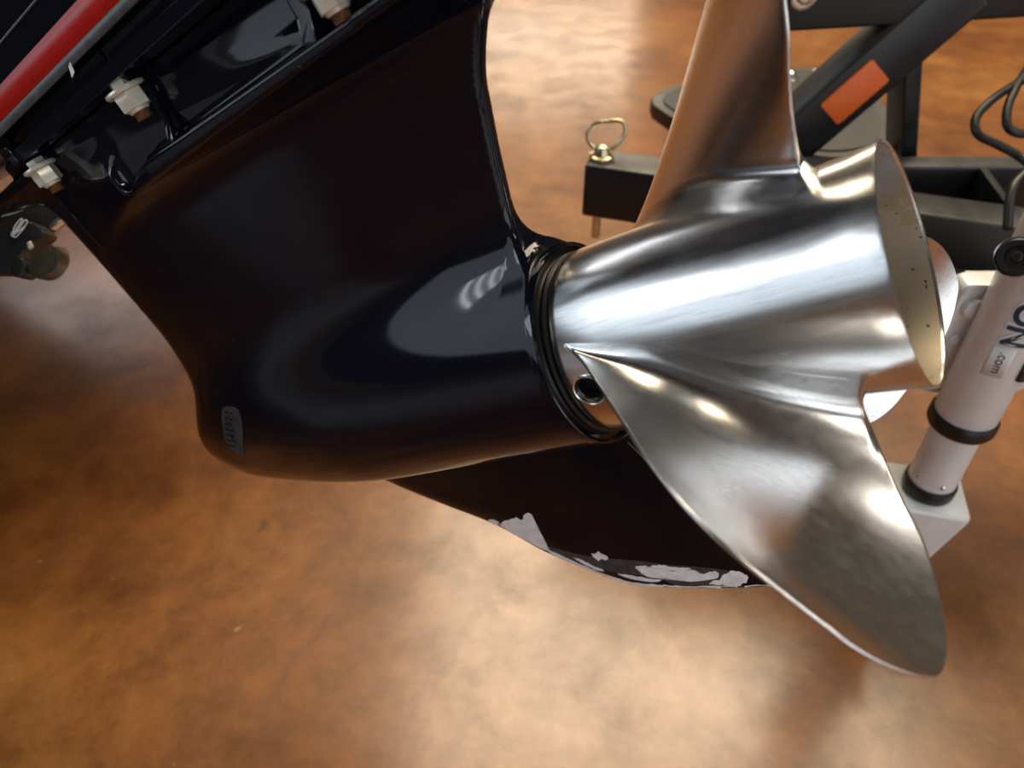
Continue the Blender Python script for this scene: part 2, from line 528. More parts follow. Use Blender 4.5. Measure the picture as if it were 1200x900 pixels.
def case_sdf(p):
    x, y, z = p[..., 0], np.abs(p[..., 1]), p[..., 2]
    # torpedo
    R = ip(x, *TR)
    rr = np.sqrt(y * y + z * z)
    tor = (rr - R) * 0.93
    tor = np.maximum(tor, (-0.378 - x))
    # strut of blunt airfoil sections
    xl, xt, wd = ip(z, *LEZ), ip(z, *TEZ), ip(z, *WZ)
    ch = np.minimum(xt, 0.02) - xl
    a = 0.42 * ch
    xm = xl + a
    dx = np.minimum(x - xm, 0)
    k0 = np.sqrt((dx / a) ** 2 + (y / wd) ** 2)
    k1 = np.sqrt((dx / a ** 2) ** 2 + (y / wd ** 2) ** 2) + 1e-9
    front = k0 * (k0 - 1) / k1
    u = np.clip((x - xm) / (xt - xm), 0, 1.0)
    te = 0.0042
    t = te + (wd - te) * (1 - u ** 1.9)
    aft = y - t
    st = np.where(x < xm, front, aft)
    st = smax(st, (x - xt) * 0.9, 0.0035)
    st = smax(st, -0.02 - z, 0.01)
    d = smin(tor, st, 0.034)
    # side ledge, widening into the plate above the propeller
    hw = ip(x, [-0.28, -0.25, -0.225, -0.205, -0.19, -0.17, -0.13, 0.0, 0.1, 0.2], [0.010, 0.024, 0.0325, 0.0385, 0.042, 0.0445, 0.046, 0.048, 0.066, 0.085])
    plate = smax(np.maximum(np.maximum(y - hw, x - 0.2), -0.275 - x), np.abs(z - 0.1885) - 0.0035, 0.003)
    d = smin(d, plate, 0.026)
    zf = ip(x, [-0.24, -0.208, -0.195, -0.18, -0.165, 0.0], [0.172, 0.181, 0.1865, 0.1905, 0.1925, 0.1925])
    pocket = smax(smax(zf - z, 0.0345 - y, 0.004), (-0.208 - x), 0.014)
    d = smax(d, -pocket, 0.0025)
    # pocket above the ledge, between it and the flange: inner wall steps in
    d = smax(d, z - 0.2285, 0.001)
    d = smax(d, x + 0.0035, 0.0015) if False else np.where(z < 0.06, smax(d, x + 0.003, 0.0015), d)
    return d

def surface_nets(fn, lo, hi, h):
    n = [int(math.ceil((hi[i] - lo[i]) / h)) + 1 for i in range(3)]
    ax = [lo[i] + h * np.arange(n[i]) for i in range(3)]
    G = np.stack(np.meshgrid(*ax, indexing='ij'), -1)
    V = fn(G)
    ins = V < 0
    c = np.zeros([k - 1 for k in n], int)
    for dx in (0, 1):
        for dy in (0, 1):
            for dz in (0, 1):
                c += ins[dx:n[0] - 1 + dx, dy:n[1] - 1 + dy, dz:n[2] - 1 + dz]
    act = (c > 0) & (c < 8)
    idx = -np.ones(act.shape, int)
    cells = np.argwhere(act)
    idx[act] = np.arange(len(cells))
    acc = np.zeros((len(cells), 3))
    cnt = np.zeros(len(cells))
    ci = cells
    for axis in range(3):
        o1, o2 = [k for k in range(3) if k != axis]
        for a in (0, 1):
            for b in (0, 1):
                s = ci.copy()
                s[:, o1] += a
                s[:, o2] += b
                e = s.copy()
                e[:, axis] += 1
                v0, v1 = V[tuple(s.T)], V[tuple(e.T)]
                m = (v0 < 0) != (v1 < 0)
                t = v0[m] / (v0[m] - v1[m])
                q = s[m].astype(float)
                q[:, axis] += t
                acc[m] += q
                cnt[m] += 1
    P = np.array(lo) + h * acc / cnt[:, None]
    faces = []
    for axis in range(3):
        o1, o2 = (axis + 1) % 3, (axis + 2) % 3
        sl0 = [slice(None)] * 3
        sl1 = [slice(None)] * 3
        sl0[axis] = slice(0, -1)
        sl1[axis] = slice(1, None)
        a, b = ins[tuple(sl0)], ins[tuple(sl1)]
        E = np.argwhere(a != b)
        E = E[(E[:, o1] > 0) & (E[:, o2] > 0) & (E[:, o1] < n[o1] - 1) & (E[:, o2] < n[o2] - 1)]
        flip = a[tuple(E.T)]
        def at(d1, d2):
            q = E.copy()
            q[:, o1] -= d1
            q[:, o2] -= d2
            return idx[tuple(q.T)]
        quad = np.stack([at(1, 1), at(0, 1), at(0, 0), at(1, 0)], 1)
        quad[~flip] = quad[~flip][:, ::-1]
        faces.append(quad)
    F = np.concatenate(faces)
    F = F[(F >= 0).all(1)]
    return P, F

def grad(fn, P, e=4e-4):
    gx = [fn(P + np.eye(3)[i] * e) - fn(P - np.eye(3)[i] * e) for i in range(3)]
    return np.stack(gx, -1) / (2 * e)

def implicit_obj(name, fn, lo, hi, h, mat, parent):
    P, F = surface_nets(fn, lo, hi, h)
    for _ in range(3):
        v = fn(P)
        G = grad(fn, P)
        stp = -(v / np.maximum((G * G).sum(-1), 0.2))[:, None] * G
        L = np.linalg.norm(stp, axis=1, keepdims=True)
        P = P + stp * np.minimum(1, 0.6 * h / np.maximum(L, 1e-12))
    o = link_mesh(name, P, F.tolist(), mat, parent)
    Nn = grad(fn, P, 8e-4)
    Nn /= np.linalg.norm(Nn, axis=1, keepdims=True) + 1e-12
    if len(o.data.vertices) == len(Nn):
        o.data.normals_split_custom_set_from_vertices([tuple(v) for v in Nn])
    return o

gearcase = implicit_obj('gearcase', case_sdf, (-0.47, -0.09, -0.068), (0.21, 0.09, 0.234), 0.0021, M['gel'], motor)

def side_y(x, z):
    """port side (negative y) of the gearcase at x, z"""
    ys = np.linspace(-0.085, 0.0, 600)
    p = np.stack([np.full(600, x), ys, np.full(600, z)], -1)
    v = case_sdf(p)
    k = np.argmax(v < 0)
    return ys[k] if v.min() < 0 else 0.0

# aft rim of the torpedo and the rubber sleeve in the gap
lathe('rear_rim', [(-0.008, 0.0525), (-0.008, 0.0553), (-0.0015, 0.0556), (-0.0004, 0.0553), (0.0, 0.0545), (-0.0008, 0.0530), (-0.004, 0.0524)], M['gel'], motor, seg=128, closed=True)
lathe('rubber_sleeve', [(-0.012, 0.0536), (-0.0065, 0.0534), (-0.0045, 0.0505), (-0.003, 0.0500), (-0.001, 0.0488), (0.0015, 0.0496), (0.0030, 0.0490), (0.0036, 0.0470), (0.0036, 0.02), (-0.012, 0.02)], M['rubber'], motor, seg=128, closed=True)

# ---- skeg: a thin tapered plate below the torpedo
SK = [(-0.2177, -0.0711), (-0.1818, -0.0977), (-0.1479, -0.1215), (-0.1195, -0.1517), (-0.0882, -0.1745), (-0.0665, -0.1862), (-0.0295, -0.1895), (0.0059, -0.1895), (0.0344, -0.1887)]
SKT = [(0.0344, -0.1887), (0.0225, -0.1602), (0.0049, -0.1095), (-0.0049, -0.0813), (-0.0105, -0.0645), (-0.016, -0.045)]
lead = catmull([(-0.245, -0.045)] + SK, 8)
trail = catmull(SKT[::-1], 8)
def skeg_edges(z):
    l = np.array(lead)
    zz = l[:, 1]
    j = np.argsort(zz)
    tl = np.array(trail)
    k = np.argsort(tl[:, 1])
    return np.interp(z, zz[j], l[j, 0]), np.interp(z, tl[k, 1], tl[k, 0])
def skeg_half(x, z):
    a, b = skeg_edges(z)
    d = max(0.0, min(1.0, (x - a) / 0.035))
    top = 0.0030 + 0.0045 * max(0, (z + 0.19) / 0.14)
    tt = max(0.0, min(1.0, (b - x) / 0.05))
    return top * (0.28 + 0.72 * math.sqrt(d * (2 - d))) * (0.62 + 0.38 * tt * (2 - tt))
rows, cols = 56, 40
vs, fs = [], []
zs = [-0.1893 + (0.1443) * (i / rows) ** 1.25 for i in range(rows + 1)]
for side in (-1, 1):
    for z in zs:
        a, b = skeg_edges(z)
        for j in range(cols + 1):
            u = j / cols
            u = u * u * 0.5 + u * 0.5 if u < 1 else 1
            x = a + (b - a) * u
            vs.append((x, side * skeg_half(x, z), z))
W_ = cols + 1
for s in range(2):
    o_ = s * (rows + 1) * W_
    for i in range(rows):
        for j in range(cols):
            q = (o_ + i * W_ + j, o_ + i * W_ + j + 1, o_ + (i + 1) * W_ + j + 1, o_ + (i + 1) * W_ + j)
            fs.append(q if s == 0 else q[::-1])
o2 = (rows + 1) * W_
for i in range(rows):
    fs.append((i * W_ + cols, o2 + i * W_ + cols, o2 + (i + 1) * W_ + cols, (i + 1) * W_ + cols))
    fs.append(((i + 1) * W_, o2 + (i + 1) * W_, o2 + i * W_, i * W_))
for j in range(cols):
    fs.append((j, o2 + j, o2 + j + 1, j + 1))
skeg = link_mesh('skeg', vs, fs, M['gel_skeg'], motor)
skeg.data.set_sharp_from_angle(angle=math.radians(40))

tube('lit_worn_edge', [(x + 0.0002, -skeg_half(x, z) - 0.0001, z) for x, z in catmull([(-0.0102, -0.0655), (-0.0049, -0.0813), (0.0049, -0.1095), (0.0225, -0.1602), (0.0335, -0.1880)], 8)], 0.00035, M['grey_lip'], skeg, seg=6)  # pale line put in for the highlight along the worn trailing edge
# paint chips: bare primer on the port face, each patch its own thin piece
def chip(poly, jag=0.0008, seed=0):
    rnd = random.Random(seed)
    c = catmull(poly, 6, closed=True)
    c = [(p[0] + rnd.uniform(-jag, jag), p[1] + rnd.uniform(-jag, jag)) for p in c]
    bm = bmesh.new()
    f = bm.faces.new([bm.verts.new((x, -skeg_half(x, z) - 0.00012, z)) for x, z in c])
    bmesh.ops.triangulate(bm, faces=[f])
    bmesh.ops.subdivide_edges(bm, edges=bm.edges[:], cuts=1)
    for v in bm.verts:
        v.co.y = -skeg_half(v.co.x, v.co.z) - 0.00018
    o = bm_obj('paint_chip', bm, M['primer'], skeg)
    return o
chip([(-0.1411, -0.1212), (-0.1231, -0.1139), (-0.1174, -0.1169), (-0.1117, -0.111), (-0.1071, -0.1131), (-0.1145, -0.122), (-0.1139, -0.1286), (-0.1120, -0.1440), (-0.1160, -0.1490), (-0.1314, -0.1350)], seed=1)
chip([(-0.0803, -0.1531), (-0.0770, -0.1528), (-0.0735, -0.1508), (-0.0722, -0.1535), (-0.069, -0.1561), (-0.0712, -0.1593), (-0.0755, -0.1583), (-0.0782, -0.1597)], 0.0005, seed=2)
chip([(-0.0420, -0.1668), (-0.0345, -0.1660), (-0.0260, -0.1682), (-0.0200, -0.1690), (-0.0150, -0.1705), (-0.0210, -0.1722), (-0.0330, -0.1712)], 0.0006, seed=7)
chip([(-0.0960, -0.1560), (-0.0900, -0.1590), (-0.0850, -0.1650), (-0.0790, -0.1700), (-0.0840, -0.1705), (-0.0890, -0.1660), (-0.0940, -0.1610)], 0.0006, seed=8)
chip([(-0.0700, -0.1735), (-0.0600, -0.1750), (-0.0480, -0.1790), (-0.0400, -0.1805), (-0.0480, -0.1815), (-0.0620, -0.1785)], 0.0006, seed=9)
chip([(-0.0020, -0.1815), (0.0040, -0.1842), (0.0000, -0.1860), (-0.0080, -0.1850)], 0.0005, seed=10)
chip([(-0.0532, -0.1682), (-0.0483, -0.166), (-0.0409, -0.168), (-0.0302, -0.1716), (-0.0142, -0.1722), (-0.01, -0.1762), (0.0003, -0.1736), (0.0007, -0.1782), (-0.0073, -0.181), (-0.0196, -0.1822), (-0.0302, -0.1787), (-0.0471, -0.1774)], seed=3)
chip([(0.0018, -0.1797), (0.0094, -0.1747), (0.0161, -0.1757), (0.0188, -0.1803), (0.0146, -0.1854), (0.0072, -0.1876), (0.0011, -0.1859)], seed=4)
# grey scuffed band along the bottom edge, under the bare patches
SC = [(-0.1130, -0.1440), (-0.0980, -0.1500), (-0.0850, -0.1545), (-0.0700, -0.1580), (-0.0500, -0.1610), (-0.0300, -0.1660), (-0.0100, -0.1690), (0.0080, -0.1735), (0.0140, -0.1790), (0.0000, -0.1870), (-0.0300, -0.1880), (-0.0640, -0.1835), (-0.0870, -0.1715), (-0.1100, -0.1545)]
scf = bm_obj('scuffed_band', (lambda b_: b_)(bmesh.new()), M['wear'], skeg)
bm = bmesh.new()
f = bm.faces.new([bm.verts.new((x, 0, z)) for x, z in catmull(SC, 5, closed=True)])
bmesh.ops.triangulate(bm, faces=[f])
bmesh.ops.subdivide_edges(bm, edges=bm.edges[:], cuts=1)
for v in bm.verts:
    v.co.y = -skeg_half(v.co.x, v.co.z) - 0.00008
bm.to_mesh(scf.data)
bm.free()
chip([(-0.1478, -0.1160), (-0.1413, -0.1146), (-0.1400, -0.1187), (-0.1450, -0.1230)], seed=5)
chip([(-0.1130, -0.1480), (-0.1000, -0.1590), (-0.0882, -0.1690), (-0.0779, -0.1762), (-0.0637, -0.1822), (-0.0451, -0.1845), (-0.0274, -0.1866), (0.0000, -0.1875), (0.0300, -0.1875), (0.0330, -0.1887), (0.0059, -0.1892), (-0.0295, -0.1890), (-0.0660, -0.1858), (-0.0878, -0.1740), (-0.1120, -0.1560)], 0.0006, seed=6)

# worn, ribbed patch on the nose of the torpedo
wp = []
PW = [(-0.2820, 0.0368), (-0.2625, 0.0366), (-0.2575, 0.0318), (-0.2626, 0.0203), (-0.2736, 0.0094), (-0.2824, 0.0008), (-0.2935, 0.0058), (-0.2970, 0.0126), (-0.2915, 0.0243)]
pc = catmull(PW, 5, closed=True)
bm = bmesh.new()
f = bm.faces.new([bm.verts.new((x, 0, z)) for x, z in pc])
bmesh.ops.triangulate(bm, faces=[f])
bmesh.ops.subdivide_edges(bm, edges=bm.edges[:], cuts=3)
bm.verts.ensure_lookup_table()
for v in bm.verts:
    v.co.y = side_y(v.co.x, v.co.z) - 0.0004
wear = bm_obj('wear_patch', bm, M['wear'], gearcase, smooth=True)
wear['label'] = 'dull grey worn patch on the nose of the torpedo'
for k in range(7):
    u = k / 6
    x0 = -0.2800 - 0.0150 * u
    z0 = 0.0345 - 0.024 * u
    pts = [(x0 + 0.010 * q, side_y(x0 + 0.010 * q, z0 - 0.0015 * q) - 0.0006, z0 - 0.0015 * q) for q in (0, 0.5, 1)]
    tube('wear_rib', pts, 0.0005, M['gel'], gearcase, seg=6)

# ---- flange, gasket recess, drive shaft housing with its stripes
def outline(hw, x0, x1, nose):
    return [(x0, -hw), (x1, -hw), (x1, hw), (x0, hw), (x0 - nose * 0.55, hw * 0.72), (x0 - nose, hw * 0.25), (x0 - nose, -hw * 0.25), (x0 - nose * 0.55, -hw * 0.72)]
bm_obj('mounting_flange', prism_bm(round_poly(outline(0.0505, -0.262, 0.20, 0.08), 0.012), 0.2285, 0.2358, 0.0028, 3), M['gel'], motor, smooth=True, sharp=40)
bm_obj('gasket_plate', prism_bm(round_poly(outline(0.0400, -0.255, 0.19, 0.07), 0.01), 0.2356, 0.2450), M['gel'], motor, smooth=True, sharp=40)
hs = bm_obj('driveshaft_housing', prism_bm(round_poly(outline(0.0503, -0.350, 0.19, 0.06), 0.02), 0.2447, 0.43, 0.0012), M['gel'], motor, smooth=True, sharp=40)
box('end_block', (-0.272, -0.051, 0.2300), (-0.262, -0.040, 0.2400), M['gel'], motor, 0.001)
def stripe(name, z0, z1, mat, out):
    P = round_poly(outline(0.0503 + out, -0.350, 0.17, 0.06), 0.02)
    half = [p for p in P if p[1] < -0.004 and p[0] < 0.17]
    half.sort(key=lambda p: math.atan2(p[1] + 0.0, p[0] - 0.17))
    vs, fs = [], []
    for x, y in half:
        vs += [(x, y, z0), (x, y, z1)]
    for i in range(len(half) - 1):
        fs.append((2 * i, 2 * i + 2, 2 * i + 3, 2 * i + 1))
    o = link_mesh(name, vs, fs, mat, hs)
    so = o.modifiers.new('thickness', 'SOLIDIFY')
    so.thickness = 0.0004
    return o
stripe('grey_edge_band', 0.2453, 0.2502, M['grey_lip'], 0.0006)
rs = stripe('red_stripe', 0.2504, 0.2625, M['red'], 0.0006)
rs['label'] = 'bright red stripe along the black housing'
stripe('thin_pinstripe', 0.2745, 0.2755, M['grey_lip'], 0.0006)
pcb = bm_obj('paint_chip', prism_bm([(-0.169, -0.001), (-0.1645, 0.000), (-0.1625, 0.0045), (-0.1655, 0.0036)], 0, 0.0003), M['primer'], hs)
pcb.matrix_local = Matrix(((1, 0, 0, 0), (0, 0, 1, -0.0512), (0, 1, 0, 0.2425), (0, 0, 0, 1)))
# ribs between the pockets
def rib(x, th):
    poly = [(-0.030, 0.188), (-0.0445, 0.190), (-0.0445, 0.1935), (-0.0375, 0.203), (-0.0365, 0.222), (-0.046, 0.2288), (-0.030, 0.2288)]
    tf = Matrix(((0, 0, 1, x), (1, 0, 0, 0), (0, 1, 0, 0), (0, 0, 0, 1)))
    bm = prism_bm(poly, -th / 2, th / 2, 0.0008)
    bm.transform(tf)
    return bm_obj('rib', bm, M['gel'], motor, smooth=True, sharp=40)
rib(-0.1425, 0.0040)
rib(-0.0270, 0.0085)

def hexagon(r, rot=0.0):
    return [(r * math.cos(rot + k * math.pi / 3), r * math.sin(rot + k * math.pi / 3)) for k in range(6)]
def stud_nut(x, y, zt, rot, s=1.0):
    e = empty('stud_nut', (x, y, zt), parent=motor)
    bm_obj('spacer', prism_bm(hexagon(0.0062 * s, rot + 0.3), -0.004, 0.0, 0.0004), M['nut'], e, smooth=True, sharp=30)
    lathe('washer', [(-0.0062, 0.004), (-0.0062, 0.0105 * s), (-0.0052, 0.0112 * s), (-0.0040, 0.0108 * s), (-0.0040, 0.004)], M['nut'], e, seg=40, axis='Z')
    bm_obj('hex_nut', prism_bm(hexagon(0.0082 * s, rot), -0.0150, -0.0062, 0.0007), M['nut'], e, smooth=True, sharp=30)
    lathe('nut_collar', [(-0.0166, 0.003), (-0.0166, 0.0052 * s), (-0.0149, 0.0062 * s)], M['nut'], e, seg=32, axis='Z')
    prof = [(-0.0205, 0.001)]
    for k in range(6):
        prof += [(-0.0205 + 0.0007 * k, 0.0044 * s), (-0.02015 + 0.0007 * k, 0.0039 * s)]
    prof.append((-0.0155, 0.004 * s))
    lathe('stud', prof, M['rusty'], e, seg=24, axis='Z')
    return e
stud_nut(-0.1500, -0.0425, 0.2290, 0.25)
stud_nut(-0.2600, -0.0425, 0.2275, 0.1, 0.92)
stud_nut(-0.0060, -0.0425, 0.2120, 0.25)

# ------------------------------------------------------------------ propeller: hub and three blades
prop = empty('propeller', parent=motor)
prop['label'] = 'polished stainless steel three-blade propeller'
HUB = [(0.0040, 0.0450), (0.0044, 0.0482), (0.0054, 0.0491), (0.0085, 0.0494), (0.0095, 0.0497), (0.03, 0.0503), (0.06, 0.0506), (0.10, 0.0502), (0.128, 0.0504), (0.145, 0.0514), (0.1553, 0.0526), (0.1568, 0.0526), (0.1570, 0.0520)]
def hub_r(x):
    return float(np.interp(x, [p[0] for p in HUB], [p[1] for p in HUB]))
hub = lathe('hub', HUB[:-1] + [(0.1570, 0.0522), (0.1566, 0.0514), (0.150, 0.0502), (0.06, 0.0474), (0.0040, 0.0440)], M['steel'], prop, seg=192, sharp=50, closed=True)
lathe('bore_lining', [(0.1556, 0.0511), (0.150, 0.05005), (0.125, 0.0489), (0.06, 0.0473), (0.045, 0.047), (0.045, 0.010)], M['steel_in'], prop, seg=128, cap=False)
# inside the bore: core tube on the shaft, three spokes and the shaft nut
lathe('bore_core', [(0.012, 0.0100), (0.012, 0.0215), (0.110, 0.0205), (0.112, 0.0190), (0.112, 0.0100)], M['steel_in'], prop, seg=64)
for k in range(3):
    tf = Matrix.Rotation(math.radians(120 * k + 30), 4, 'X')
    box('spoke', (0.035, -0.003, 0.018), (0.100, 0.003, 0.0480), M['steel_in'], prop, 0.001, tf=tf)
nb = prism_bm(hexagon(0.0150), 0.112, 0.128, 0.001)
nb.transform(Matrix(((0, 0, 1, 0), (1, 0, 0, 0), (0, 1, 0, 0), (0, 0, 0, 1))))
bm_obj('shaft_nut', nb, M['zinc'], prop, smooth=True, sharp=30)
lathe('shaft_end', [(0.110, 0.0095), (0.138, 0.0095), (0.140, 0.0080)], M['zinc'], prop, seg=32)
# vent hole near the front edge, cut through the hub wall
VX, VPHI = 0.0168, math.radians(270.5)
vn = Vector((0, math.sin(VPHI), math.cos(VPHI)))
vc = Vector((VX, 0, 0)) + vn * hub_r(VX)
VF = frame((1, 0, 0), vn.cross(Vector((1, 0, 0))), vc)
if VF.col[2].to_3d().dot(vn) < 0:
    VF = frame((1, 0, 0), -(vn.cross(Vector((1, 0, 0)))), vc)
bmc = bmesh.new()
bmesh.ops.create_cone(bmc, cap_ends=True, segments=48, radius1=0.0086, radius2=0.0086, depth=0.03)
cutter = bm_obj('cutter', bmc, M['hole'], prop, mw=VF)
bo = hub.modifiers.new('cut', 'BOOLEAN')
bo.operation = 'DIFFERENCE'
bo.solver = 'EXACT'
bo.object = cutter
bpy.context.view_layer.update()
dg = bpy.context.evaluated_depsgraph_get()
nm = bpy.data.meshes.new_from_object(hub.evaluated_get(dg))
hub.modifiers.clear()
hub.data = nm
nm.shade_smooth()
nm.set_sharp_from_angle(angle=math.radians(38))
bpy.data.objects.remove(cutter)
lathe('vent_bushing', [(0.0004, 0.0087), (0.0006, 0.0082), (0.0002, 0.0075), (-0.0016, 0.0070), (-0.0022, 0.0066), (-0.0022, 0.0087)], M['zinc'], prop, seg=48, axis='Z', mw=VF, closed=True)
lathe('vent_well', [(-0.0085, 0.0001), (-0.0085, 0.0064), (-0.0016, 0.0067), (-0.0016, 0.0085), (-0.0095, 0.0085), (-0.0095, 0.0001)], M['hole'], prop, seg=32, axis='Z', mw=VF)

BQ = (0.09772107490248005, 0.09499836269857476, 0.19445596296346795, 1.2996969455857732, -0.09752017219472492, 4.504063897841832, -0.0038121771673877767)
def blade_x(r, ph):
    x0, pp, k, k2, pp2, k3, c2 = BQ
    dr = r - 0.05
    dp = ph - math.radians(250)
    return x0 + k * dr + k2 * dr ** 2 + k3 * dr ** 3 - (pp + pp2 * dr) * dp + c2 * dp * dp
LEP = [(0.0440, 301.5), (0.0515, 298.6), (0.0700, 291.6), (0.0880, 286.4), (0.1095, 281.0), (0.1325, 276.3), (0.1452, 272.8), (0.1528, 268.6), (0.1576, 262.8), (0.1614, 258.5), (0.1649, 255.2), (0.1664, 251.3), (0.1662, 248.2), (0.1645, 244.6)]
TEP = [(0.0440, 226.5), (0.0515, 229.2), (0.0570, 230.5), (0.0701, 230.3), (0.0852, 230.3), (0.0984, 230.3), (0.1118, 230.4), (0.1248, 231.9), (0.1374, 234.3), (0.1451, 236.2), (0.1534, 238.8), (0.1600, 241.6), (0.1632, 243.4), (0.1645, 244.6)]
def resample(pts, us):
    c = np.array(catmull([(r, math.radians(p)) for r, p in pts], 16))
    xyz = np.stack([[blade_x(r, p) for r, p in c], c[:, 0] * np.sin(c[:, 1]), c[:, 0] * np.cos(c[:, 1])], 1)
    s = np.concatenate([[0], np.cumsum(np.linalg.norm(np.diff(xyz, axis=0), axis=1))])
    s /= s[-1]
    return np.interp(us, s, c[:, 0]), np.interp(us, s, c[:, 1])
NR, NC = 96, 56
us = np.array([0.5 * (1 - math.cos(math.pi * (0.0 + (i / NR)))) * 0.35 + 0.65 * (i / NR) for i in range(NR + 1)])
lr, lp = resample(LEP, us)
tr, tp = resample(TEP, us)
ROOT = 0.0502
def fillet(r, rho):
    d = r - ROOT
    if d >= rho:
        return 0.0
    d = max(d, 0.0)
    return rho - math.sqrt(max(0.0, rho * rho - (rho - d) ** 2))
front, back = [], []
for i in range(NR + 1):
    fr_row, bk_row = [], []
    for j in range(NC + 1):
        s = 0.5 * (1 - math.cos(math.pi * j / NC)) * 0.6 + 0.4 * j / NC
        r = lr[i] + (tr[i] - lr[i]) * s
        ph = lp[i] + (tp[i] - lp[i]) * s
        e = 1e-4
        def Sf(r_, p_):
            return np.array([blade_x(r_, p_), r_ * math.sin(p_), r_ * math.cos(p_)])
        n = np.cross(Sf(r + e, ph) - Sf(r - e, ph), Sf(r, ph + e) - Sf(r, ph - e))
        n /= np.linalg.norm(n)
        if n[0] < 0:
            n = -n                      # pressure face looks aft
        tmax = 0.0032 + 0.0048 * max(0, 1 - (r - 0.05) / 0.115) ** 1.3
        edge = 0.0016
        prof = max(0.0, math.sin(math.pi * min(1, max(0, s)))) ** 0.75
        th = edge + (tmax - edge) * prof
        tip = 1 - us[i]
        th *= min(1.0, 0.35 + tip * 8)
        lim = min(1.0, s / 0.30, (1 - s) / 0.03)
        lim = max(0.0, lim)
        lim = lim * lim * (3 - 2 * lim)
        fa = 0.0120 * max(0.0, 1 - max(0.0, r - ROOT) / 0.040) ** 2.4 * (0.02 + 0.98 * lim)
        fb = fillet(r, 0.007) * (0.05 + 0.95 * lim)
        p = Sf(r, ph)
        def keep(q, rad):
            # slide round the shaft so that the root stays on the hub
            k_ = rad / math.hypot(q[1], q[2])
            w_ = min(1.0, max(0.0, (0.10 - rad) / 0.04))
            k_ = 1 + (k_ - 1) * w_
            return np.array([q[0], q[1] * k_, q[2] * k_])
        fr_row.append(keep(p + n * fa, r))
        bk_row.append(keep(p - n * (th + fb), r))
    front.append(fr_row)
    back.append(bk_row)
vs, fs = [], []
loops = []
for i in range(NR + 1):
    F_, B_ = front[i], back[i]
    loop = list(F_)
    for (A, Bq, nb) in ((F_[-1], B_[-1], F_[-1] - F_[-2]), (B_[0], F_[0], F_[0] - F_[1])):
        if A is F_[-1]:
            d = nb / (np.linalg.norm(nb) + 1e-9)
            h = np.linalg.norm(A - Bq) * 0.45
            for a in (0.3, 0.7):
                loop.append(A + (Bq - A) * (0.5 - 0.5 * math.cos(math.pi * a)) + d * h * math.sin(math.pi * a))
            loop += list(B_[::-1])
        else:
            d = nb / (np.linalg.norm(nb) + 1e-9)
            h = np.linalg.norm(A - Bq) * 0.45
            for a in (0.3, 0.7):
                loop.append(A + (Bq - A) * (0.5 - 0.5 * math.cos(math.pi * a)) + d * h * math.sin(math.pi * a))
    loops.append(loop)
L_ = len(loops[0])
for lp_ in loops:
    vs += lp_
for i in range(NR):
    for k in range(L_):
        k2 = (k + 1) % L_
        fs.append((i * L_ + k, i * L_ + k2, (i + 1) * L_ + k2, (i + 1) * L_ + k))
fs.append(tuple(range(L_))[::-1])
fs.append(tuple(NR * L_ + k for k in range(L_)))
blade = link_mesh('blade', vs, fs, M['steel'], prop)
bm = bmesh.new()
bm.from_mesh(blade.data)
bmesh.ops.remove_doubles(bm, verts=bm.verts[:], dist=2e-5)
bmesh.ops.recalc_face_normals(bm, faces=bm.faces[:])
bm.to_mesh(blade.data)
bm.free()
blade.data.shade_smooth()
nrm = []
for v, cn in zip(blade.data.vertices, blade.data.vertex_normals):
    n = Vector(cn.vector)
    rad = math.hypot(v.co.y, v.co.z)
    f_ = min(1.0, max(0.0, (rad - ROOT - 0.0005) / 0.016))
    f_ = f_ * f_ * (3 - 2 * f_)
    q = Vector((0, v.co.y / rad, v.co.z / rad)) * (1 - f_) + n * f_
    nrm.append(q.normalized())
blade.data.normals_split_custom_set_from_vertices(nrm)
for k in (1, 2):
    b2 = blade.copy()
    C.objects.link(b2)
    b2.rotation_euler = (-math.radians(120 * k), 0, 0)

# ------------------------------------------------------------------ boat trailer behind the propeller
def Wp(X, Y, D):
    return Vector((X, Y, CAM_H - D))
trailer = empty('boat_trailer', (0.47, 0.70, 0.0))
tag(trailer, 'black steel boat trailer tongue with orange reflector and silver jack behind the propeller', 'trailer')
TINV = Matrix.Translation((-0.47, -0.70, 0.0))

def bar(name, a, b, wdt, hgt, mat, parent=trailer, bev=0.003, up=(0, 0, 1), tf=TINV):
    """square tube from a to b; a and b lie on the middle of its top face"""
    a, b = Vector(a), Vector(b)
    x = (b - a)
    ln = x.length
    m = frame(x, Vector(up).cross(x), a)
    return bm_obj(name, box_bm((0, -wdt / 2, -hgt), (ln, wdt / 2, 0), bev, 3, (tf @ m)), mat, parent, smooth=True, sharp=50)

# tongue tube with the pin hole end
u1 = Vector((0.945, -0.33, 0)).normalized()
n1 = Vector((0.33, 0.945, 0)).normalized()
A0 = Wp(0.080, 0.806, 0.36) + n1 * 0.025
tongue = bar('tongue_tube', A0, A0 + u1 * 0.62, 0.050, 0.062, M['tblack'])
c0 = TINV @ (A0 + u1 * 0.105 - n1 * 0.012)
lathe('bolt_hole_rim', [(0.0, 0.004), (0.0012, 0.0042), (0.0012, 0.0058), (0, 0.0062)], M['zinc'], tongue, seg=20, axis='Z', mw=Matrix.Translation(c0))
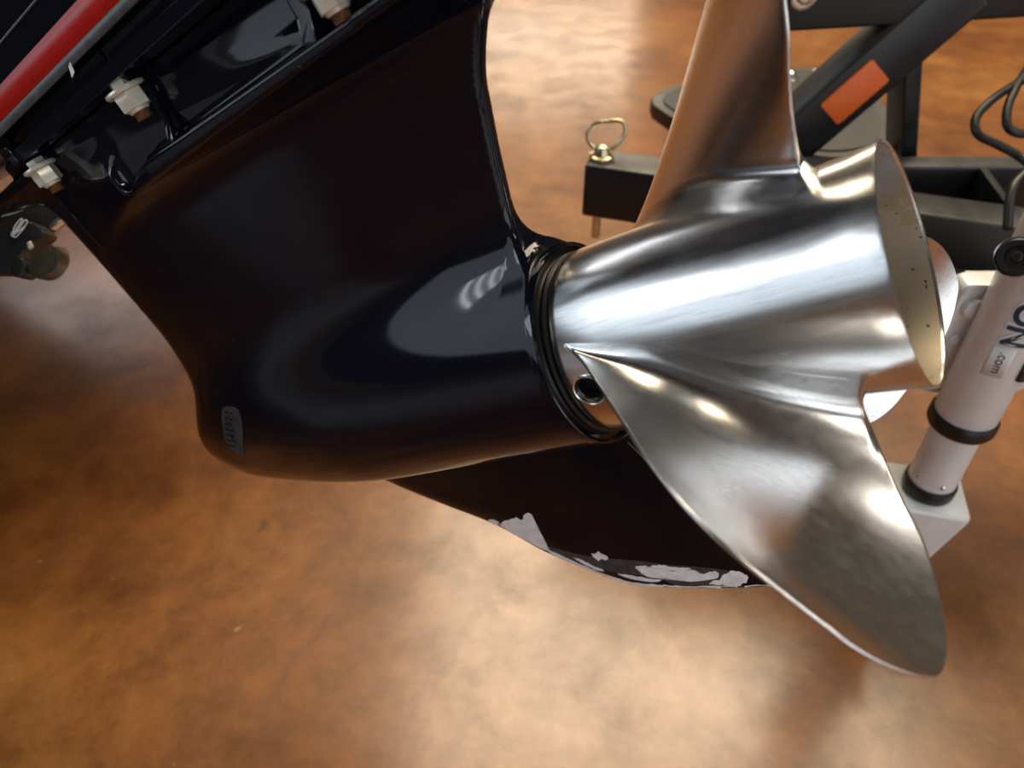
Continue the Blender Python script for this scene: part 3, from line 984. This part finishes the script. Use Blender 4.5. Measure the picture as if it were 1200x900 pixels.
# cross rail, front angle, gusset, lower rail
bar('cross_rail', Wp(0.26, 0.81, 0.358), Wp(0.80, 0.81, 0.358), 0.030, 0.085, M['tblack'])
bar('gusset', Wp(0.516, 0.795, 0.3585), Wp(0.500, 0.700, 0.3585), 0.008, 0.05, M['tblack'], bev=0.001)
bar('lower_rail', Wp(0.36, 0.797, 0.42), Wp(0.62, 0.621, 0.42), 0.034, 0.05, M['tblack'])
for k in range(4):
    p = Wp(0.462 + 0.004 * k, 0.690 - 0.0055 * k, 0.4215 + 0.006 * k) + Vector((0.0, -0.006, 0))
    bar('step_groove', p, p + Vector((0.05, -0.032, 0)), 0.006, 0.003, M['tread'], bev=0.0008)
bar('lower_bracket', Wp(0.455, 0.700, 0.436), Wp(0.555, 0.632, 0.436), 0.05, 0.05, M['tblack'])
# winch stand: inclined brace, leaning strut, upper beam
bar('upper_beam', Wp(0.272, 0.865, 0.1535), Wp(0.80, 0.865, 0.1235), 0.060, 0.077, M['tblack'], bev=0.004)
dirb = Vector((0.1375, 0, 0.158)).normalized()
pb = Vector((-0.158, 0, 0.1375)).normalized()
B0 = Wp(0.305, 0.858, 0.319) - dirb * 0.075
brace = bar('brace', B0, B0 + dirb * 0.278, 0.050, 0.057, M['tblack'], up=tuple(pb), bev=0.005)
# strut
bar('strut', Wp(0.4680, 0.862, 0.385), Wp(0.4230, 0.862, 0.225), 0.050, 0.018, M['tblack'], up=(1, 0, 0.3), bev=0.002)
# orange reflector on the front face of the brace
def on_y(px, py, Y):
    X, d = (px - 600) / 900, (py - 450) / 900
    c, s = math.cos(math.radians(40)), math.sin(math.radians(40))
    z = Y / (c - d * s)
    return X * z, z * (d * c + s)
RC = [(0.3945, 0.2625), (0.4225, 0.2770), (0.3655, 0.3130), (0.3395, 0.3015)]
rc = [on_y(*p, 0.830) for p in [(1021, 70), (1044, 93), (983, 146), (961, 125)]]
cx = sum(p[0] for p in rc) / 4
cd = sum(p[1] for p in rc) / 4
RM = frame(dirb, pb, Wp(cx, 0.8335, cd))
hl = 0.5 * (math.dist(rc[0], rc[3]) + math.dist(rc[1], rc[2])) / 2
hw_ = 0.5 * (math.dist(rc[0], rc[1]) + math.dist(rc[2], rc[3])) / 2
bm = prism_bm(round_poly([(-hl, -hw_), (hl, -hw_), (hl, hw_), (-hl, hw_)], 0.003), -0.002, 0.0035, 0.0006)
refl = bm_obj('side_reflector', bm, M['orange'], trailer, smooth=True, sharp=40, mw=TINV @ RM)
refl['label'] = 'orange rectangular side reflector'
# bolt at the top of the upper beam
lathe('hex_bolt', [(0, 0.001), (0.0, 0.013), (0.0035, 0.0135), (0.0045, 0.011), (0.0045, 0.008), (0.0095, 0.0075), (0.0105, 0.006), (0.0105, 0.0001)], M['zinc'], trailer, seg=24, axis='Z',
      mw=TINV @ frame((1, 0, 0), (0, 0, 1), Wp(0.290, 0.835, 0.195)))
# step plate: rounded black pad with raised rim and bolts
SP = [(0.196, 1.135), (0.232, 1.04), (0.324, 0.96), (0.416, 0.924), (0.486, 0.95), (0.53, 1.05), (0.56, 1.28), (0.378, 1.27), (0.24, 1.19)]
sp = [(x - 0.47, y - 0.70) for x, y in round_poly(SP, 0.05, 6)]
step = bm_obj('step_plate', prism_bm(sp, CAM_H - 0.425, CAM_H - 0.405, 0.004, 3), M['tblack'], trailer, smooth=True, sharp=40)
cxs = sum(p[0] for p in sp) / len(sp)
cys = sum(p[1] for p in sp) / len(sp)
inner = [(cxs + (x - cxs) * 0.90, cys + (y - cys) * 0.90) for x, y in sp]
bm_obj('tread_pad', prism_bm(inner, CAM_H - 0.405, CAM_H - 0.4025, 0.001), M['tread'], step, smooth=True, sharp=40)
hp = [(0.262, 1.120), (0.300, 1.095), (0.345, 1.085), (0.355, 1.10), (0.325, 1.115), (0.300, 1.135), (0.272, 1.145)]
bm_obj('tread_slot', prism_bm([(x - 0.47, y - 0.70) for x, y in round_poly(hp, 0.01)], CAM_H - 0.4025, CAM_H - 0.4012, 0.0004), M['hole'], step, smooth=True)
for x, y in ((0.425, 1.21), (0.475, 1.215), (0.505, 1.19)):
    lathe('plate_bolt', [(0, 0.0001), (0.0, 0.016), (0.003, 0.016), (0.004, 0.012), (0.013, 0.011), (0.015, 0.008), (0.0155, 0.0001)], M['zinc'], step, seg=20, axis='Z', mw=Matrix.Translation((x - 0.47, y - 0.70, CAM_H - 0.4025)))
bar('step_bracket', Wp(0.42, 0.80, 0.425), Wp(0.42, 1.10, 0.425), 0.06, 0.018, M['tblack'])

# ---- swivel jack on the right
JX, JY = 0.405, 0.509
jack = empty('swivel_jack', (JX - 0.47, JY - 0.70, 0), parent=trailer)
jack['label'] = 'silver tubular swivel jack'
H = lambda D: CAM_H - D
lathe('outer_tube', [(H(0.468), 0.018), (H(0.468), 0.0255), (H(0.466), 0.0262), (H(0.10), 0.0262), (H(0.10), 0.015)], M['jack'], jack, seg=64, axis='Z')
lathe('black_collar', [(H(0.474), 0.019), (H(0.474), 0.0275), (H(0.471), 0.0288), (H(0.462), 0.0288), (H(0.459), 0.0275), (H(0.459), 0.0258)], M['rubber'], jack, seg=64, axis='Z', closed=True)
lathe('inner_tube', [(H(0.562), 0.012), (H(0.562), 0.0215), (H(0.466), 0.0215), (H(0.466), 0.012)], M['jack'], jack, seg=56, axis='Z')
lathe('black_ring', [(H(0.560), 0.019), (H(0.560), 0.0232), (H(0.557), 0.0240), (H(0.548), 0.0240), (H(0.545), 0.0232), (H(0.545), 0.0212)], M['rubber'], jack, seg=56, axis='Z', closed=True)
for ang in (-95, -160, -20):
    a = math.radians(ang)
    d = Vector((math.cos(a), math.sin(a), 0))
    lathe('rivet', [(0.0, 0.0001), (0.0, 0.0030), (0.0012, 0.0028), (0.0022, 0.0016), (0.0025, 0.0001)], M['zinc'], jack, seg=16, axis='Z',
          mw=frame(d.cross(Vector((0, 0, 1))), (0, 0, 1), d * 0.0213 + Vector((0, 0, H(0.536)))) if d.cross(Vector((0, 0, 1))).cross(Vector((0, 0, 1))).dot(d) > 0 else frame(-d.cross(Vector((0, 0, 1))), (0, 0, 1), d * 0.0213 + Vector((0, 0, H(0.536)))))
# caster: square housing, fork and wheel
ca, sa = math.cos(math.radians(-14)), math.sin(math.radians(-14))
rot = Matrix.Rotation(math.radians(-14), 4, 'Z')
bm = bmesh.new()
top = round_poly([(-0.036, -0.032), (0.036, -0.032), (0.036, 0.032), (-0.036, 0.032)], 0.007, 4)
bot = [(x * 0.72 - 0.006, y * 0.85) for x, y in top]
lv = [(top, H(0.566), 0.96), (top, H(0.562), 0.90)]
rings = [[bm.verts.new((x * s, y * s, z)) for x, y in P] for P, z, s in ((bot, H(0.640), 1), (top, H(0.567), 1), (top, H(0.563), 0.985), (top, H(0.5615), 0.94))]
for i in range(3):
    for k in range(len(top)):
        bm.faces.new((rings[i][k], rings[i][(k + 1) % len(top)], rings[i + 1][(k + 1) % len(top)], rings[i + 1][k]))
bm.faces.new(rings[0][::-1])
bm.faces.new(rings[-1])
bm_obj('caster_housing', bm, M['jack'], jack, smooth=True, sharp=40, mw=rot)
bm = bmesh.new()
wheel = lathe('caster_wheel', [(-0.018, 0.010), (-0.018, 0.040), (-0.014, 0.0500), (-0.006, 0.0520), (0.006, 0.0520), (0.014, 0.0500), (0.018, 0.040), (0.018, 0.010)], M['rubber'], jack, seg=64, axis='X', closed=True,
              mw=rot @ Matrix.Translation((-0.006, 0, 0.052)))
lathe('wheel_axle', [(-0.028, 0.006), (0.028, 0.006)], M['zinc'], jack, seg=24, axis='X', mw=rot @ Matrix.Translation((-0.006, 0, 0.052)))
for sx in (-0.024, 0.020):
    box('fork_arm', (sx - 0.006, -0.014, 0.04), (sx - 0.002, 0.014, H(0.640) + 0.01), M['jack'], jack, 0.0006, mw=rot)
# swivel bracket behind the tube: pale casting with a dimple, and its far side on the right
def bracket(name, x0, x1, zt, zb, y0, y1):
    P = round_poly([(x0, zb), (x1, zb), (x1, zt), (x0, zt)], 0.010, 5)
    bm = prism_bm(P, y0, y1, 0.003, 3)
    bm.transform(Matrix(((1, 0, 0, 0), (0, 0, 1, 0), (0, 1, 0, 0), (0, 0, 0, 1))))
    return bm_obj(name, bm, M['jack'], jack, smooth=True, sharp=40)
bracket('swivel_bracket', -0.038, 0.060, H(0.338), H(0.452), 0.018, 0.040)
bracket('bracket_lip', -0.034, -0.010, H(0.350), H(0.368), 0.012, 0.020)
lathe('bracket_bolt', [(0.0, 0.0001), (0.0, 0.0055), (0.0015, 0.0055), (0.003, 0.0035), (0.003, 0.0001)], M['jack'], jack, seg=24, axis='Z', mw=frame((1, 0, 0), (0, 0, 1), Vector((-0.028, 0.018, H(0.392)))))
bar('jack_mount', (JX + 0.01, JY + 0.036, H(0.395)), (JX + 0.07, JY + 0.17, H(0.415)), 0.05, 0.04, M['tblack'])
# pivot knob: black disc with a hub, on the side of the tube toward the viewer
kd = Vector((-0.62, -0.62, 0.48)).normalized()
kf = frame(Vector((0, 0, 1)).cross(kd), Vector((0, 0, 1)), (0, 0, 0))
kf = frame(kd.cross(Vector((0, 0, 1))) * -1, kd.cross(kd.cross(Vector((0, 0, 1))) * -1), Vector((-0.033, -0.016, H(0.292))))
lathe('pivot_knob', [(-0.022, 0.0060), (-0.006, 0.0060), (-0.006, 0.0138), (0.000, 0.0146), (0.003, 0.0142), (0.0045, 0.0124), (0.0045, 0.0082), (0.0015, 0.0075), (0.0015, 0.0045), (0.0052, 0.0041), (0.006, 0.0026), (0.006, 0.0001)], M['rubber'], jack, seg=56, axis='Z', mw=kf)
lathe('knob_rim', [(0.0026, 0.0143), (0.0036, 0.0142), (0.0033, 0.0150), (0.0026, 0.0150)], M['zinc'], jack, seg=56, axis='Z', closed=True, mw=kf)
# sticker wrapped on the tube with its lettering running down
FC = math.radians(-110)                    # azimuth of the middle of the lettering on the tube
TRAD = 0.0262
def wrap(x_down, y_up, out):
    """text plane -> tube: reading direction runs down, letter tops face right"""
    a = FC + y_up / TRAD
    return ((TRAD + out) * math.cos(a), (TRAD + out) * math.sin(a), -x_down)
def wrapped_grid(name, x0, x1, y0, y1, z_top, out, mat, n=10, thick=0.0002):
    vs, fs = [], []
    for i in range(n + 1):
        for x in (x0, x1):
            y = y0 + (y1 - y0) * i / n
            p = wrap(x, y, out)
            vs.append((p[0], p[1], p[2] + z_top))
    for i in range(n):
        fs.append((2 * i, 2 * i + 1, 2 * i + 3, 2 * i + 2))
    o = link_mesh(name, vs, fs, mat, jack)
    so = o.modifiers.new('thickness', 'SOLIDIFY')
    so.thickness = thick
    return o
def lettering(name, txt, size, mat, z_top, y_base, out, width=None, bold=0.0, spacing=1.0):
    cu = bpy.data.curves.new(name, 'FONT')
    cu.body = txt
    cu.size = size
    cu.offset = bold
    cu.space_character = spacing
    to = bpy.data.objects.new(name, cu)
    C.objects.link(to)
    bpy.context.view_layer.update()
    me = bpy.data.meshes.new_from_object(to.evaluated_get(bpy.context.evaluated_depsgraph_get()))
    bpy.data.objects.remove(to)
    bm = bmesh.new()
    bm.from_mesh(me)
    w0 = max(v.co.x for v in bm.verts)
    sx = width / w0 if width else 1.0
    bmesh.ops.triangulate(bm, faces=bm.faces[:])
    bmesh.ops.subdivide_edges(bm, edges=[e for e in bm.edges if abs(e.verts[0].co.y - e.verts[1].co.y) > 0.003], cuts=3)
    for v in bm.verts:
        p = wrap(v.co.x * sx, y_base + v.co.y, out)
        v.co = (p[0], p[1], p[2] + z_top)
    me2 = bpy.data.meshes.new(name)
    bm.to_mesh(me2)
    bm.free()
    me2.materials.append(mat)
    o = bpy.data.objects.new(name, me2)
    C.objects.link(o)
    o.parent = jack
    return o
ZT = H(0.266)
st_ = wrapped_grid('sticker', 0.105, 0.134, -0.0125, 0.0045, ZT, 0.0002, M['white'])
lettering('lettering_outline', 'FULTON', 0.0255, M['white'], ZT - 0.002, -0.0090, 0.0005, 0.100, 0.0022)
st_['label'] = 'white logo sticker'
lettering('lettering', 'FULTON', 0.0255, M['navy'], ZT - 0.002, -0.0090, 0.0007, 0.100, 0.0008)
lettering('lettering', '.com', 0.0105, M['ink'], ZT - 0.1085, -0.0060, 0.0007, 0.021)
# black strap round the tube
sv, sf = [], []
for i in range(25):
    a = math.radians(-75 + 150 * i / 24)
    dz = -0.030 * i / 24
    for z in (0.010, -0.010):
        sv.append((0.0285 * math.cos(a), 0.0285 * math.sin(a), H(0.392) + z + dz))
for i in range(24):
    sf.append((2 * i, 2 * i + 1, 2 * i + 3, 2 * i + 2))
so = link_mesh('strap', sv, sf, M['rubber'], jack)
so.modifiers.new('thickness', 'SOLIDIFY').thickness = 0.0025
# connector on the trailer end of the cable
bar('plug_socket', Wp(0.487, 0.640, 0.300), Wp(0.487, 0.640, 0.338), 0.013, 0.016, M['zinc'], up=(0, -1, 0), bev=0.003)

# ------------------------------------------------------------------ hitch pin with its wire loop, in the tongue end
PP = A0 + u1 * 0.014 - n1 * 0.004
pin = empty('hitch_pin', (PP.x, PP.y, CAM_H - 0.36))
tag(pin, 'zinc hitch pin with yellowish wire loop handle standing in the black tongue tube end', 'hitch pin')
lathe('pin_shaft', [(-0.098, 0.0001), (-0.098, 0.0045), (-0.096, 0.0055), (0.002, 0.0055), (0.002, 0.0001)], M['zinc'], pin, seg=24, axis='Z')
lathe('pin_head', [(0.0002, 0.0001), (0.0002, 0.0135), (0.0025, 0.0145), (0.005, 0.0140), (0.006, 0.0095), (0.011, 0.0085), (0.015, 0.0065), (0.0165, 0.0035), (0.0168, 0.0001)], M['brass'], pin, seg=36, axis='Z')
lp_pts = catmull([(-0.008, 0.0, 0.009), (-0.015, 0, 0.013), (-0.021, 0, 0.020), (-0.021, 0, 0.030), (-0.014, 0, 0.037), (-0.002, 0, 0.040), (0.010, 0, 0.042), (0.017, 0, 0.039), (0.019, 0, 0.030), (0.015, 0, 0.021), (0.008, 0, 0.013), (0.0, 0, 0.010)], 8, closed=True)
tube('wire_loop', lp_pts, 0.0024, M['brass'], pin, seg=12, closed=True, mw=Matrix.Rotation(math.radians(-12), 4, 'Z') @ Matrix.Rotation(math.radians(-14), 4, 'X') @ Matrix.Translation((0.004, 0, 0)))

# ------------------------------------------------------------------ black trailer cable looping beside the jack
def at_depth(px, py, z):
    c, s = math.cos(math.radians(40)), math.sin(math.radians(40))
    x, d = (px - 600) / 900 * z, (py - 450) / 900 * z
    return Vector((x, z * c - d * s, CAM_H - d * c - z * s))
cab = [(1181, 268, 0.70), (1183, 236, 0.705), (1190, 215, 0.71), (1206, 196, 0.72), (1195, 184, 0.73), (1170, 170, 0.735), (1147, 158, 0.74), (1143, 140, 0.745), (1158, 121, 0.75), (1185, 102, 0.76), (1215, 90, 0.765), (1240, 110, 0.76), (1225, 150, 0.75), (1200, 157, 0.745), (1182, 150, 0.745), (1180, 130, 0.75), (1188, 108, 0.757), (1205, 80, 0.77), (1240, 50, 0.78)]
cpts = catmull([at_depth(*p) for p in cab], 10)
b0 = Vector(cpts[0])
cable = tube('trailer_cable', [Vector(p) - b0 for p in cpts], 0.0042, M['rubber'])
cable.location = b0
tag(cable, 'black electric cable coiled in loops above the silver jack', 'cable')

# ------------------------------------------------------------------ transducer bracket at the left, behind the leading edge
td = empty('transom_transducer', at_depth(30, 275, 0.62))
tag(td, 'small black plastic bracket with white looped mark at the left edge behind the motor', 'bracket')
TF = Matrix.Translation(-td.location)
def tdp(px, py, z):
    return TF @ at_depth(px, py, z)
def slab(name, px, z, th, mat, bev=0.0012, parent=td, r=0.0):
    """prism with its outline on a plane facing the viewer's side, given real thickness away from it"""
    pts = [tdp(a, b, z) for a, b in px]
    o = pts[0]
    xx = (pts[1] - pts[0]).normalized()
    best = max(pts[2:], key=lambda p: ((p - o) - xx * (p - o).dot(xx)).length)
    yy = ((best - o) - xx * (best - o).dot(xx)).normalized()
    nn = xx.cross(yy)
    view = at_depth(px[0][0], px[0][1], z) - Vector((0, 0, CAM_H))
    if nn.dot(view) < 0:
        nn = -nn
    m = Matrix((xx, yy, nn)).transposed().to_4x4()
    m.translation = o
    P = [((p - o).dot(xx), (p - o).dot(yy)) for p in pts]
    if r:
        P = round_poly(P, r, 4)
    bm = prism_bm(P, 0, th, bev, 2)
    return bm_obj(name, bm, mat, parent, smooth=True, sharp=40, mw=m)
slab('mounting_plate', [(-30, 262), (48, 232), (75, 254), (56, 268), (30, 285), (-30, 300)], 0.635, 0.012, M['plastic'], r=0.003)
slab('plate_edge', [(56, 264), (73, 251), (76, 254), (59, 268)], 0.633, 0.010, M['zinc'], 0.0004)
slab('body', [(-30, 280), (8, 262), (34, 258), (53, 274), (38, 284), (22, 296), (18, 312), (6, 320), (-30, 320)], 0.612, 0.02, M['plastic'], r=0.004)
slab('hinge_boss', [(14, 306), (24, 300), (31, 310), (28, 323), (18, 326), (10, 318)], 0.606, 0.018, M['plastic'], r=0.004)
slab('sensor_block', [(34, 305), (62, 284), (70, 296), (64, 316), (46, 328), (33, 322)], 0.608, 0.016, M['smoke'], r=0.006)
slab('latch', [(31, 284), (35, 282), (37, 289), (33, 292)], 0.610, 0.004, M['nut'], 0.0004)
mk = [[(14, 274), (18, 264), (24, 257), (26, 258), (22, 264), (18, 270), (16, 275)], [(14, 277), (20, 272), (28, 266), (32, 260), (29, 258), (24, 265), (20, 270), (13, 274)], [(13, 275), (18, 278), (24, 272), (29, 266)]]
for st in mk:
    tube('white_mark', [tdp(a, b, 0.6105) for a, b in catmull(st, 5)], 0.0005, M['white'], td, seg=6)
